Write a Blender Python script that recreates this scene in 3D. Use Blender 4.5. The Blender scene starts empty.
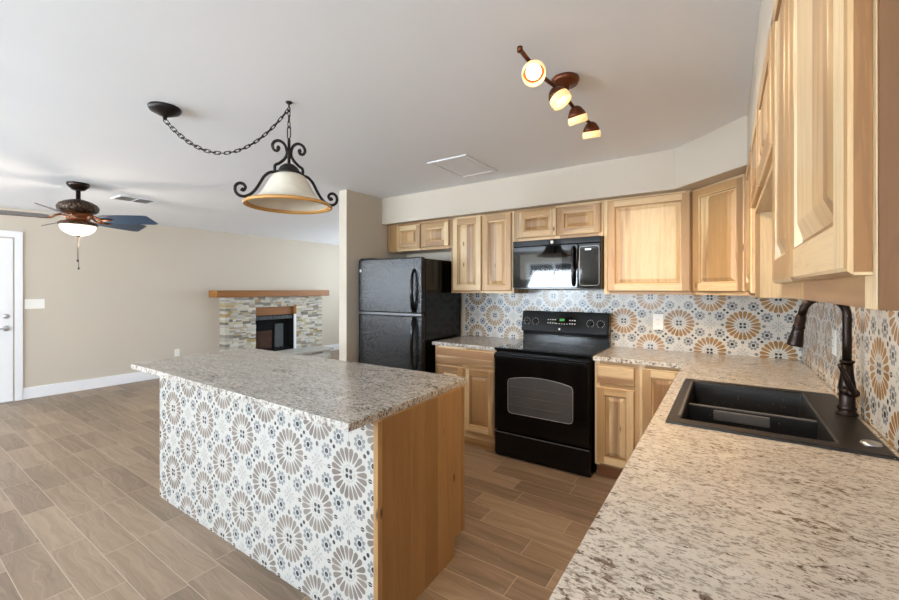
import bpy, bmesh, math, random
from mathutils import Vector, Matrix
random.seed(7)
C = bpy.context.scene.collection
SC = bpy.context.scene
PI = math.pi

# ------------------------------------------------------------------ camera, world, lights, exposure
TH = 0.5978
cd = bpy.data.cameras.new('camera'); cam = bpy.data.objects.new('camera', cd); C.objects.link(cam)
cam.location = (0, 0, 1.4148); cam.rotation_euler = (PI/2, 0, TH)
cd.sensor_width = 36; cd.lens = 406.6124*36/899; cd.shift_y = -(300-288.77)/899; cd.clip_start = .02
SC.camera = cam
W = bpy.data.worlds.new('World'); SC.world = W; W.use_nodes = True
wb = W.node_tree.nodes['Background']
wsky = W.node_tree.nodes.new('ShaderNodeTexSky'); wsky.sky_type = 'HOSEK_WILKIE'; wsky.turbidity = 4
wsky.sun_direction = (0.3, 0.5, .8)
W.node_tree.links.new(wsky.outputs[0], wb.inputs[0]); wb.inputs[1].default_value = 1.2

def area(name, loc, rot, sx, sy, power, col):
    l = bpy.data.lights.new(name, 'AREA'); l.shape = 'RECTANGLE'; l.size = sx; l.size_y = sy
    l.energy = power; l.color = col
    o = bpy.data.objects.new(name, l); o.location = loc; o.rotation_euler = rot; C.objects.link(o); return o
YS = -3.6        # wall with the windows behind the camera
YF = 7.2         # living-room wall hidden behind the partition
DAY = (.775, .89, 1.0)
# daylight entering by the windows (the right-wall one is added), thrown up towards the ceiling by the bright ground outside
area('daylight_window_a', (-6.05, YS+.06, 1.55), (PI/2+.8, 0, 0), 1.5, 1.0, 125, DAY)
area('daylight_window_e', (-7.36, -2.7, 1.55), (PI/2+.45, 0, -PI/2), 1.2, 1.1, 110, DAY)
area('added_fill_right', (.385, -2.0, 1.55), (PI/2+.6, 0, PI/2), 1.3, 1.0, 55, DAY)  # added fill for the partition and island end; no window known here
area('daylight_window_b', (-3.75, YS+.06, 1.55), (PI/2+.8, 0, 0), 1.3, 1.0, 185, DAY)
area('daylight_window_c', (-1.6, YS+.06, 1.55), (PI/2+.8, 0, 0), 1.5, 1.0, 95, DAY)
area('daylight_window_d', (-5.3, YF-.06, 1.45), (PI/2+.35, 0, PI), 2.6, 1.3, 60, DAY)
SC.view_settings.view_transform = 'Standard'; SC.view_settings.look = 'None'
SC.view_settings.gamma = 1; SC.view_settings.use_curve_mapping = False
SC.view_settings.exposure = 0.60
SC.cycles.max_bounces = 10; SC.cycles.diffuse_bounces = 7; SC.cycles.glossy_bounces = 4
SC.cycles.sample_clamp_indirect = 6; SC.cycles.use_denoising = True

# ------------------------------------------------------------------ material helpers
def srgb(r, g, b):
    f = lambda c: (c/255/12.92 if c/255 <= .04045 else ((c/255+.055)/1.055)**2.4)
    return (f(r), f(g), f(b), 1)

class S:
    """a shader socket with arithmetic"""
    def __init__(s, nt, sock): s.nt = nt; s.k = sock
    def m(s, op, b=None, c=None, clamp=False):
        n = s.nt.nodes.new('ShaderNodeMath'); n.operation = op; n.use_clamp = clamp
        for i, x in enumerate((s, b, c)):
            if x is None: continue
            if isinstance(x, S): s.nt.links.new(x.k, n.inputs[i])
            else: n.inputs[i].default_value = x
        return S(s.nt, n.outputs[0])
    def __add__(s, o): return s.m('ADD', o)
    __radd__ = __add__
    def __sub__(s, o): return s.m('SUBTRACT', o)
    def __rsub__(s, o): return s.m('MULTIPLY', -1.0).m('ADD', o)
    def __mul__(s, o): return s.m('MULTIPLY', o)
    __rmul__ = __mul__
    def __truediv__(s, o): return s.m('DIVIDE', o)
    def floor(s): return s.m('FLOOR')
    def abs(s): return s.m('ABSOLUTE')
    def lt(s, o): return s.m('LESS_THAN', o)
    def gt(s, o): return s.m('GREATER_THAN', o)
    def mx(s, o): return s.m('MAXIMUM', o)
    def mn(s, o): return s.m('MINIMUM', o)

class Mat:
    def __init__(s, name, rough=.5, metal=0, spec=.5, col=None):
        s.mat = bpy.data.materials.new(name); s.mat.use_nodes = True; s.nt = s.mat.node_tree
        s.b = s.nt.nodes['Principled BSDF']
        s.b.inputs['Roughness'].default_value = rough; s.b.inputs['Metallic'].default_value = metal
        s.b.inputs['Specular IOR Level'].default_value = spec
        if col: s.b.inputs['Base Color'].default_value = col
    def node(s, t): return s.nt.nodes.new(t)
    def link(s, a, b): s.nt.links.new(a.k if isinstance(a, S) else a, b)
    def coord(s, which='Object'):
        n = s.node('ShaderNodeTexCoord'); return n.outputs[which]
    def xyz(s, vec):
        n = s.node('ShaderNodeSeparateXYZ'); s.nt.links.new(vec, n.inputs[0]); return [S(s.nt, o) for o in n.outputs]
    def comb(s, x, y, z=0.0):
        n = s.node('ShaderNodeCombineXYZ')
        for i, v in enumerate((x, y, z)):
            if isinstance(v, S): s.nt.links.new(v.k, n.inputs[i])
            else: n.inputs[i].default_value = v
        return n.outputs[0]
    def noise(s, vec, scale=1, detail=3, rough=.5, dist=0):
        n = s.node('ShaderNodeTexNoise'); s.nt.links.new(vec, n.inputs['Vector'])
        n.inputs['Scale'].default_value = scale; n.inputs['Detail'].default_value = detail
        n.inputs['Roughness'].default_value = rough; n.inputs['Distortion'].default_value = dist
        return S(s.nt, n.outputs['Fac'])
    def white(s, vec):
        n = s.node('ShaderNodeTexWhiteNoise'); n.noise_dimensions = '3D'; s.nt.links.new(vec, n.inputs['Vector'])
        return S(s.nt, n.outputs['Value'])
    def voro(s, vec, scale):
        n = s.node('ShaderNodeTexVoronoi'); s.nt.links.new(vec, n.inputs['Vector']); n.inputs['Scale'].default_value = scale
        return S(s.nt, n.outputs['Distance']), n.outputs['Color']
    def ramp(s, fac, stops, interp='LINEAR'):
        n = s.node('ShaderNodeValToRGB'); s.link(fac, n.inputs[0]); r = n.color_ramp; r.interpolation = interp
        while len(r.elements) < len(stops): r.elements.new(.5)
        for e, (p, c) in zip(r.elements, stops): e.position = p; e.color = c
        return n.outputs[0]
    def mix(s, fac, a, b, mode='MIX'):
        n = s.node('ShaderNodeMix'); n.data_type = 'RGBA'; n.blend_type = mode; n.clamp_factor = True
        for sock, v in ((n.inputs[0], fac), (n.inputs[6], a), (n.inputs[7], b)):
            if isinstance(v, S): s.nt.links.new(v.k, sock)
            elif hasattr(v, 'is_output'): s.nt.links.new(v, sock)
            else: sock.default_value = v
        return n.outputs[2]
    def color(s, c): s.link(c, s.b.inputs['Base Color'])
    def bump(s, h, strength=.2, dist=.01):
        n = s.node('ShaderNodeBump'); n.inputs['Strength'].default_value = strength; n.inputs['Distance'].default_value = dist
        s.link(h, n.inputs['Height']); s.link(n.outputs[0], s.b.inputs['Normal'])
    def emit(s, c, k): s.b.inputs['Emission Color'].default_value = c; s.b.inputs['Emission Strength'].default_value = k

def plain(name, col, rough=.5, metal=0, spec=.5, mottled=.04, scale=12):
    """a plain finish with a slight procedural mottle"""
    m = Mat(name, rough, metal, spec)
    n = m.noise(m.coord(), scale, 3)
    d = tuple(max(0, c*(1-mottled*2)) for c in col[:3])+(1,)
    m.color(m.mix(n, d, col)); return m.mat

def paint(name, col):
    m = Mat(name, .85, 0, .2)
    co = m.coord(); n = m.noise(co, 2.2, 3); f = m.noise(co, 140, 2)
    d = tuple(c*.96 for c in col[:3])+(1,)
    m.color(m.mix(n, d, col)); m.bump(f, .06, .004); return m.mat

def wood(name, light, mid, dark, plank=.08, rough=.38, streak=.5, tone=1.0):
    m = Mat(name, rough, 0, .4)
    u, v, _ = m.xyz(m.coord('UV'))
    pid = (v/plank).floor()
    w1 = m.white(m.comb(pid, (u/7.0).floor(), 3.1)); w2 = m.white(m.comb(pid, (u/7.0).floor(), 9.7))
    seed = w1*31
    fine = m.noise(m.comb(u*4, v*170, seed), 1, 3, .6)
    wav = m.noise(m.comb(u*1.6, v*14, seed), 1, 3, .5, .6)
    cath = m.noise(m.comb(u*2.2, v*30, seed+5), 1, 4, .55, 1.2)
    base = m.ramp((w2-.5)*.95*tone+.38+(wav-.5)*.5, [(0, light), (.55, mid), (1, tuple(a*.75 for a in mid[:3])+(1,))])
    st = m.ramp(m.noise(m.comb(u*.7, v*9, seed+2), 1, 3, .6, .4)+(w1-.5)*.25*tone, [(.56, (0, 0, 0, 1)), (.72, (1, 1, 1, 1))])
    stx = m.xyz(st)[0]*streak
    c = m.mix(stx, base, dark)
    c = m.mix((cath-.5).abs().lt(.03)*.14, c, dark)
    c = m.mix((fine-.45)*.55, c, tuple(a*.55 for a in mid[:3])+(1,))
    kd, _c = m.voro(m.comb(u*1.0, v*2.6, seed), 2.4)
    c = m.mix(m.ramp(kd, [(.03, (1, 1, 1, 1)), (.075, (0, 0, 0, 1))]), c, tuple(a*.55 for a in dark[:3])+(1,))
    m.color(c); m.bump(fine, .05, .002)
    return m.mat

def tile(name, petal, petal2, dot, ring, ground=srgb(212, 209, 204), a=.2085):
    """encaustic pattern tile: 20-petal rosettes on alternate tile corners"""
    m = Mat(name, .22, 0, .5)
    U, V, _ = m.xyz(m.coord('UV'))
    u, v = U/a, V/a
    p, q = (u+v)*.5, (u-v)*.5
    pr, qr = (p+.5).floor(), (q+.5).floor()
    du = (u-(pr+qr)).abs(); dv = (v-(pr-qr)).abs()
    x, y = du.mx(dv), du.mn(dv)
    r = (x*x+y*y).m('SQRT'); th = y.m('ARCTAN2', x)
    step = PI/10
    ang = ((th/step).m('FRACT')-.5)*step
    d = ang.abs()*r
    t = ((r-.23)/.295)
    tc = t.mx(.0001).mn(.9999)
    w = tc.m('POWER', .66)*.074*(1.0-tc.m('POWER', 7.0)).m('SQRT')
    pet = d.lt(w)*t.gt(0)*t.lt(1)
    def el(cx, cy, ra, rb):
        ax, ay = (x-cx)/ra, (y-cy)/rb
        return (ax*ax+ay*ay).lt(1)
    dots = el(.058, .058, .044, .044).mx(el(.605, 0, .058, .044)).mx(el(.452, .452, .046, .042))
    sx, sy = x-.69, y-.31
    sr = (sx*sx+sy*sy).m('SQRT'); sa = (sy.m('ARCTAN2', sx)+PI*3)/(PI/4)
    sang = (sa.m('FRACT')-.5)*(PI/4)
    e1, e2 = (sr-.124)/.046, (sang*sr)/.043
    rings = (e1*e1+e2*e2).lt(1)
    cen = sr.lt(.056)
    lx = x-1.0
    lr = (lx*lx+y*y).m('SQRT'); la = (y.m('ARCTAN2', lx)+PI*3)/(PI/4)
    lang = ((la).m('FRACT')-.5)*(PI/4)
    g1, g2 = (lr-.15)/.042, (lang*lr)/.026
    h1, h2 = (lr-.075)/.026, (lang*lr)/.018
    lite = (g1*g1+g2*g2).lt(1).mx((h1*h1+h2*h2).lt(1))
    k1, k2 = (r-.165)/.020, d/.013
    lite = lite.mx((k1*k1+k2*k2).lt(1))
    gu = (u-(u+.5).floor()).abs().mn((v-(v+.5).floor()).abs())
    tid = m.white(m.comb(u.floor(), v.floor(), 1.3))
    g = m.mix(m.noise(m.coord('UV'), 25, 3), ground, tuple(c*.93 for c in ground[:3])+(1,))
    pc = m.mix(m.white(m.comb((th/step).floor(), pr*3.1+qr, 2.0)), petal, petal2)
    c = m.mix(pet, g, pc)
    c = m.mix(rings, c, ring)
    c = m.mix(lite, c, m.mix(.55, ground, ring))
    c = m.mix(dots.mx(cen), c, dot)
    c = m.mix(tid*.10, c, srgb(190, 185, 176))
    c = m.mix(gu.lt(.009), c, srgb(168, 164, 156))
    m.color(c); m.bump(gu.lt(.009)*-1.0, .25, .002)
    return m.mat

def granite(name, base, base2, grey, brown, black, rot=.35, rough=.16):
    m = Mat(name, rough, 0, .5)
    mp = m.node('ShaderNodeMapping'); mp.inputs['Rotation'].default_value = (0, 0, rot)
    mp.inputs['Scale'].default_value = (1, 1.9, 1); m.nt.links.new(m.coord(), mp.inputs[0])
    v = mp.outputs[0]
    big = m.noise(v, 9, 4, .6); md = m.noise(v, 40, 4, .65, .3); sm = m.noise(v, 90, 3, .6); cl = m.noise(v, 5, 2)
    c = m.mix(m.ramp(big, [(.35, (0, 0, 0, 1)), (.65, (1, 1, 1, 1))]), base, base2)
    c = m.mix(m.ramp(md, [(.50, (0, 0, 0, 1)), (.60, (1, 1, 1, 1))]), c, m.mix(.45, base, grey))
    c = m.mix(m.ramp(sm+(md-.5)*.8, [(.535, (0, 0, 0, 1)), (.62, (1, 1, 1, 1))]), c, grey)
    b2 = m.noise(v, 34, 5, .7, .5)
    c = m.mix(m.ramp(b2+(cl-.5)*.35, [(.585, (0, 0, 0, 1)), (.65, (1, 1, 1, 1))]), c, brown)
    b3 = m.noise(v, 95, 4, .7)
    c = m.mix(m.ramp(b3+(b2-.5)*.7, [(.63, (0, 0, 0, 1)), (.69, (1, 1, 1, 1))]), c, black)
    m.color(c); return m.mat

def floor_mat():
    m = Mat('wood_look_plank_tile', .42, 0, .4)
    X, Y, _ = m.xyz(m.coord())
    rw, L = .1565, .61
    row = ((Y-.592)/rw).floor()
    off = m.white(m.comb(row, 4.2, .3))*L
    cx = (X+off)/L
    col = cx.floor()
    idv = m.comb(row, col, 5.5)
    w1 = m.white(idv); w2 = m.white(m.comb(row, col, 12.5))
    sd = w1*43
    fx = cx.m('FRACT'); fy = ((Y-.592)/rw).m('FRACT')
    gx = fx.mn(1.0-fx)*L; gy = fy.mn(1.0-fy)*rw
    grout = gx.mn(gy).lt(.0017)
    warp = m.noise(m.comb(X*2.2, Y*7, sd), 1, 3, .5)
    g1 = m.noise(m.comb(X*1.5, Y*22+warp*3.0, sd), 1, 4, .6, .8)
    g2 = m.noise(m.comb(X*6, Y*140, sd), 1, 3, .6)
    rings = ((Y*15+warp*3.2+X*.7+sd).m('FRACT')-.5).abs()
    c = m.ramp(g1*.75+w2*.30, [(.22, srgb(98, 81, 66)), (.50, srgb(130, 110, 91)), (.80, srgb(158, 136, 114))])
    c = m.mix(rings.lt(.05)*.16, c, srgb(172, 152, 130))
    c = m.mix((g2-.42)*.5, c, srgb(100, 80, 64))
    c = m.mix(grout, c, srgb(172, 155, 136))
    m.color(c); m.bump(grout*-1.0+g2*.15, .2, .003)
    return m.mat

MAT = {}
MAT['wall'] = paint('warm_greige_paint', srgb(200, 190, 175))
MAT['ceil'] = paint('white_ceiling_paint', srgb(237, 239, 242))
MAT['white'] = plain('white_trim_paint', srgb(236, 236, 238), .4, 0, .5, .015)
MAT['floor'] = floor_mat()
MAT['hick'] = wood('natural_hickory', srgb(213, 187, 146), srgb(182, 144, 98), srgb(124, 84, 50), .075, .36, .8, 1.6)
MAT['hickd'] = wood('honey_oak_veneer', srgb(166, 130, 86), srgb(140, 104, 65), srgb(100, 69, 40), .11, .42, .35, .45)
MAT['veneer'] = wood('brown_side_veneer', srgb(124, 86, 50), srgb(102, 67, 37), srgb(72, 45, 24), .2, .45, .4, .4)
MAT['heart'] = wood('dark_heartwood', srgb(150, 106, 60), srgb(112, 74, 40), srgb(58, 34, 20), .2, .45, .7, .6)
MAT['toe'] = wood('brown_toe_board', srgb(150, 98, 58), srgb(122, 76, 42), srgb(84, 50, 28), .2, .5, .4, .4)
MAT['mantel'] = wood('stained_pine_beam', srgb(160, 106, 50), srgb(130, 82, 36), srgb(80, 48, 22), .2, .5, .45, .4)
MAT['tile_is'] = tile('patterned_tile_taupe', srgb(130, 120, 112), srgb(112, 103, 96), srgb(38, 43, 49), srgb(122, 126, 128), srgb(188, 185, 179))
MAT['tile_bl'] = tile('patterned_tile_cool_lit', srgb(152, 130, 102), srgb(132, 112, 88), srgb(30, 38, 52), srgb(106, 120, 136), srgb(198, 197, 193))  # same tile as the right stretch, coloured as in cooler light
MAT['tile_br'] = tile('patterned_tile_warm_lit', srgb(160, 116, 56), srgb(136, 96, 42), srgb(30, 30, 35), srgb(116, 118, 120), srgb(200, 194, 183))  # same tile again, with the warm lamp light put into its colours
MAT['gran'] = granite('cream_granite', srgb(211, 204, 194), srgb(198, 189, 177), srgb(156, 145, 133), srgb(114, 96, 82), srgb(62, 50, 42), .25)
MAT['gran_is'] = granite('grey_granite', srgb(194, 189, 182), srgb(174, 168, 160), srgb(112, 105, 98), srgb(84, 74, 65), srgb(50, 46, 43), -.3, .14)
MAT['black'] = plain('black_enamel', srgb(9, 9, 10), .12, 0, .28, .1)
MAT['blackm'] = plain('matte_black_plastic', srgb(16, 16, 17), .4, 0, .25, .1)
MAT['glassblk'] = plain('black_glass', srgb(5, 5, 6), .04, 0, .35, .1)
MAT['ovenwin'] = plain('grey_oven_window', srgb(84, 84, 86), .12, 0, .6, .2, 5)
MAT['mwin'] = plain('microwave_window', srgb(30, 30, 32), .05, 0, .7, .1)
MAT['silver'] = plain('brushed_silver', srgb(190, 190, 190), .3, .9)
MAT['gasket'] = plain('dark_grey_gasket', srgb(96, 96, 98), .35, .3)
MAT['bronze'] = plain('oil_rubbed_bronze', srgb(46, 33, 27), .32, .7, .5, .2, 30)
MAT['iron'] = plain('dark_wrought_iron', srgb(40, 33, 29), .45, .5, .5, .2, 40)
MAT['copper'] = plain('copper_bronze', srgb(150, 92, 58), .3, .8, .5, .2, 30)
MAT['tbronze'] = plain('reddish_bronze', srgb(112, 62, 36), .35, .7, .5, .2, 30)
MAT['blade'] = plain('dark_slate_blade', srgb(40, 66, 94), .3, 0, .5, .15, 9)
MAT['bladeb'] = plain('brown_slate_blade', srgb(88, 78, 74), .35, 0, .5, .15, 9)
MAT['plate'] = plain('white_wall_plate', srgb(238, 236, 230), .35, 0, .5, .01)
MAT['ventgrey'] = plain('grey_vent_metal', srgb(168, 168, 166), .5)
MAT['slot'] = plain('dark_slot', srgb(60, 58, 55), .6)
MAT['ink'] = plain('pale_panel_print', srgb(200, 200, 200), .4)
MAT['grassg'] = plain('lawn_green', srgb(90, 120, 50), .9, 0, .1, .3, 4)
MAT['brick'] = plain('sooty_brick', srgb(92, 66, 54), .9, 0, .2, .35, 14)
MAT['hearth'] = plain('grey_hearth_stone', srgb(176, 172, 164), .7, 0, .3, .06, 8)
MAT['soot'] = plain('soot_black', srgb(20, 19, 19), .8, 0, .2, .2)
MAT['sootg'] = plain('grey_ash_brick', srgb(92, 96, 98), .9, 0, .2, .2, 20)

def fridge_mat():
    m = Mat('pebbled_black_steel', .22, 0, .32)
    co = m.coord(); n = m.noise(co, 120, 3, .6); k = m.noise(co, 90, 2)
    m.color(m.mix(m.ramp(n, [(.42, (0, 0, 0, 1)), (.62, (1, 1, 1, 1))]), srgb(5, 5, 6), srgb(44, 44, 46))); m.bump(n+k, .26, .004); return m.mat
MAT['fridge'] = fridge_mat()
def sink_mat():
    m = Mat('speckled_black_composite', .38, 0, .45)
    co = m.coord(); d, _ = m.voro(co, 70); n = m.noise(co, 60, 3)
    c = m.mix(n, srgb(20, 18, 17), srgb(33, 30, 28))
    c = m.mix(d.lt(.09)*m.noise(co, 14, 1).gt(.53), c, srgb(170, 166, 160)); m.color(c); m.bump(n, .08, .002); return m.mat
MAT['sink'] = sink_mat()
MAT['sinkedge'] = plain('pale_grey_composite', srgb(104, 98, 92), .35, 0, .5, .1, 40)  # paler grey than the basin, for the divider and ledge strips
def glow(name, col, k, base):
    m = Mat(name, .4); m.color(m.mix(m.noise(m.coord(), 9, 2), base, tuple(c*.95 for c in base[:3])+(1,))); m.emit(col, k); return m.mat
MAT['bulb'] = glow('lit_bulb', (1, .74, .38, 1), 7, srgb(255, 240, 210))
MAT['amberglass'] = glow('lit_amber_glass', (1, .62, .25, 1), .5, srgb(250, 220, 165))
MAT['fanglass'] = glow('lit_frosted_bowl', (1, .84, .66, 1), .75, srgb(250, 238, 222))
MAT['digits'] = glow('green_display', (.2, 1, .25, 1), .45, srgb(50, 160, 60))
def alab():
    m = Mat('alabaster_glass', .35, 0, .5); co = m.coord()
    m.color(m.mix(m.noise(co, 9, 4, .6, 1.0), srgb(232, 226, 212), srgb(206, 198, 180)))
    m.b.inputs['Subsurface Weight'].default_value = .25; m.b.inputs['Subsurface Radius'].default_value = (.02, .02, .015); return m.mat
MAT['alab'] = alab()
MAT['amber'] = plain('amber_glass_rim', srgb(200, 148, 80), .25, 0, .5, .08)
def motor():
    m = Mat('carved_bronze', .4, .6); co = m.coord(); d, _ = m.voro(co, 60)
    m.color(m.ramp(d, [(.1, srgb(112, 84, 62)), (.6, srgb(40, 30, 26))])); m.bump(d, .6, .01); return m.mat
MAT['motor'] = motor()
def stone():
    m = Mat('ledger_stone', .85, 0, .25); n = m.node('ShaderNodeAttribute'); n.attribute_name = 'tone'
    t, h, _ = m.xyz(n.outputs['Color']); co = m.coord()
    c = m.ramp(t, [(0, srgb(112, 106, 98)), (.18, srgb(160, 152, 140)), (.42, srgb(196, 192, 182)), (.68, srgb(216, 212, 203)), (.86, srgb(196, 184, 150)), (.98, srgb(170, 138, 84))])
    c = m.mix(m.noise(co, 28, 4)*.35, c, srgb(130, 124, 114)); m.color(c); m.bump(m.noise(co, 45, 4), .5, .01); return m.mat
MAT['stone'] = stone()
def windowglass():
    m = Mat('clear_glass', .0); m.b.inputs['Transmission Weight'].default_value = 1; m.b.inputs['IOR'].default_value = 1.02
    m.color(m.mix(m.noise(m.coord(), 2, 1), (.97, .98, .98, 1), (1, 1, 1, 1))); return m.mat
MAT['glass'] = windowglass()

# ------------------------------------------------------------------ mesh builder
class MB:
    def __init__(s): s.v = []; s.f = []; s.uv = []; s.sm = []; s.tone = []; s.T = None
    def add(s, pts, faces, uvs=None, smooth=False, tone=None):
        b = len(s.v); s.v += [tuple(p) for p in pts]
        for i, fc in enumerate(faces):
            s.f.append([b+k for k in fc]); s.sm.append(smooth)
            s.uv.append(uvs[i] if uvs else [(0, 0)]*len(fc)); s.tone.append(tone or (0, 0, 0, 1))
        return s
    def poly(s, pts, faces, grain='z', narrow=True, smooth=False, tone=None, plank=.075):
        """faces with uv: u along the grain axis, v across it, offset at random (narrow pieces stay inside one board)"""
        g = 'xyz'.index(grain); ou = random.randint(1, 30)*7+random.random()*3; k = random.randint(0, 400)*plank
        pts = [Vector(p) for p in pts]
        lo = [min(p[i] for p in pts) for i in range(3)]
        uvs = []
        for fc in faces:
            P = [pts[i] for i in fc]
            n = (P[1]-P[0]).cross(P[2]-P[0])
            if len(P) > 3 and n.length < 1e-12: n = (P[2]-P[1]).cross(P[3]-P[1])
            a = max(range(3), key=lambda i: abs(n[i]))
            ax = [i for i in range(3) if i != a]
            if g in ax: ua = g; va = [i for i in ax if i != g][0]
            else: ua, va = ax
            uvs.append([(p[ua]+ou, (p[va]-lo[va])+k+(.004 if narrow else random.Random(k).random()*plank)) for p in P])
        return s.add(pts, faces, uvs, smooth, tone)
    def box(s, x0, x1, y0, y1, z0, z1, grain='z', narrow=True, tone=None):
        p = [(x0, y0, z0), (x1, y0, z0), (x1, y1, z0), (x0, y1, z0), (x0, y0, z1), (x1, y0, z1), (x1, y1, z1), (x0, y1, z1)]
        return s.poly(p, BOXF, grain, narrow, tone=tone)
    def prism(s, xy, z0, z1, grain='x', narrow=True):
        n = len(xy)
        p = [(x, y, z0) for x, y in xy]+[(x, y, z1) for x, y in xy]
        f = [list(range(n))[::-1], list(range(n, 2*n))]+[[i, (i+1) % n, n+(i+1) % n, n+i] for i in range(n)]
        return s.poly(p, f, grain, narrow)
    def lathe(s, prof, loc=(0, 0, 0), n=28, M=None, closed=False):
        """prof: (r, z) pairs; revolved about z, then moved by matrix M or loc"""
        pts = []; f = []
        M = M or Matrix.Translation(loc)
        idx = []
        for r, z in prof:
            if r < 1e-6: pts.append(M @ Vector((0, 0, z))); idx.append([len(pts)-1]*n)
            else:
                row = []
                for k in range(n):
                    a = 2*PI*k/n; pts.append(M @ Vector((r*math.cos(a), r*math.sin(a), z))); row.append(len(pts)-1)
                idx.append(row)
        m = len(prof)
        for i in range(m if closed else m-1):
            A, B = idx[i], idx[(i+1) % m]
            for k in range(n):
                q = [A[k], A[(k+1) % n], B[(k+1) % n], B[k]]
                q = [a for j, a in enumerate(q) if a not in q[:j]]
                if len(q) > 2: f.append(q)
        return s.add(pts, f, smooth=True)
    def tube(s, path, r, n=8, close=False, caps=True):
        P = [Vector(p) for p in path]; N = len(P); rr = r if isinstance(r, (list, tuple)) else [r]*N
        pts = []; f = []; prev = None
        for i in range(N):
            if close: t = P[(i+1) % N]-P[i-1]
            else: t = P[min(i+1, N-1)]-P[max(i-1, 0)]
            t = t.normalized()
            if prev is None:
                u = t.cross(Vector((0, 0, 1)))
                if u.length < .1: u = t.cross(Vector((0, 1, 0)))
            else: u = prev-t*prev.dot(t)
            u.normalize(); prev = u; w = t.cross(u)
            for k in range(n):
                a = 2*PI*k/n; pts.append(P[i]+(u*math.cos(a)+w*math.sin(a))*rr[i])
        for i in range(N if close else N-1):
            for k in range(n):
                j = (i+1) % N; f.append([i*n+k, i*n+(k+1) % n, j*n+(k+1) % n, j*n+k])
        if caps and not close: f.append(list(range(n))[::-1]); f.append([(N-1)*n+k for k in range(n)])
        return s.add(pts, f, smooth=True)
    def grid(s, xs, ys, hole, z0, z1, axes='xyz', grain='x'):
        """slab made of grid cells, cells listed in hole left out (watertight); axes maps local x,y,z to world axes"""
        mp = lambda a, b, c: tuple((dict(zip(axes, (a, b, c))))[k] for k in 'xyz')
        nx, ny = len(xs)-1, len(ys)-1
        on = lambda i, j: 0 <= i < nx and 0 <= j < ny and (i, j) not in hole
        V = {}; pts = []; f = []
        def vid(i, j, t):
            if (i, j, t) not in V: V[(i, j, t)] = len(pts); pts.append(mp(xs[i], ys[j], (z0, z1)[t]))
            return V[(i, j, t)]
        for i in range(nx):
            for j in range(ny):
                if not on(i, j): continue
                f.append([vid(i, j, 1), vid(i+1, j, 1), vid(i+1, j+1, 1), vid(i, j+1, 1)])
                f.append([vid(i, j, 0), vid(i, j+1, 0), vid(i+1, j+1, 0), vid(i+1, j, 0)])
                for (di, dj, a, b) in ((0, -1, (i, j), (i+1, j)), (1, 0, (i+1, j), (i+1, j+1)), (0, 1, (i+1, j+1), (i, j+1)), (-1, 0, (i, j+1), (i, j))):
                    if not on(i+di, j+dj): f.append([vid(*a, 0), vid(*b, 0), vid(*b, 1), vid(*a, 1)])
        return s.poly(pts, f, grain, False)
    def build(s, name, mat, parent=None, bevel=0, seg=2, loc=None):
        me = bpy.data.meshes.new(name)
        me.from_pydata(s.v, [], s.f)
        bm = bmesh.new(); bm.from_mesh(me); bmesh.ops.recalc_face_normals(bm, faces=bm.faces); bm.to_mesh(me); bm.free()
        me.uv_layers.new(name='UVMap'); me.color_attributes.new('tone', 'FLOAT_COLOR', 'CORNER')
        ul = me.uv_layers['UVMap']; ca = me.color_attributes['tone']
        for fi, p in enumerate(me.polygons):
            p.use_smooth = s.sm[fi]; by = dict(zip(s.f[fi], s.uv[fi]))
            for li in p.loop_indices:
                ul.data[li].uv = by[me.loops[li].vertex_index]; ca.data[li].color = s.tone[fi]
        me.materials.append(mat if not isinstance(mat, str) else MAT[mat])
        o = bpy.data.objects.new(name, me); C.objects.link(o)
        if parent: o.parent = parent
        if loc: o.location = loc
        if bevel:
            b = o.modifiers.new('bevel', 'BEVEL'); b.width = bevel; b.segments = seg; b.limit_method = 'ANGLE'; b.angle_limit = .6
        return o
BOXF = [[0, 3, 2, 1], [4, 5, 6, 7], [0, 1, 5, 4], [1, 2, 6, 5], [2, 3, 7, 6], [3, 0, 4, 7]]

def tag(o, label, cat, group=None):
    o['label'] = label; o['category'] = cat
    if group: o['group'] = group
    return o
def thing(name, label, cat, loc=(0, 0, 0), rz=0, group=None):
    o = bpy.data.objects.new(name, None); C.objects.link(o); o.empty_display_size = .1
    o.location = loc; o.rotation_euler = (0, 0, rz); return tag(o, label, cat, group)
def struct(o): o['kind'] = 'structure'; return o
def copy_tree(o, parent=None):
    c = o.copy(); C.objects.link(c)
    if parent: c.parent = parent
    for ch in list(o.children): copy_tree(ch, c)
    return c
def spline(P, n=8):
    """Catmull-Rom through points"""
    P = [Vector(p) for p in P]; out = []
    for i in range(len(P)-1):
        a, b, c, d = P[max(i-1, 0)], P[i], P[i+1], P[min(i+2, len(P)-1)]
        for k in range(n):
            t = k/n
            out.append(.5*((2*b)+(c-a)*t+(2*a-5*b+4*c-d)*t*t+(3*b-a-3*c+d)*t**3))
    out.append(P[-1]); return out
def aim(loc, d):
    """matrix whose +z looks along d"""
    return Matrix.Translation(loc) @ Vector(d).to_track_quat('Z', 'Y').to_matrix().to_4x4()

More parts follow.
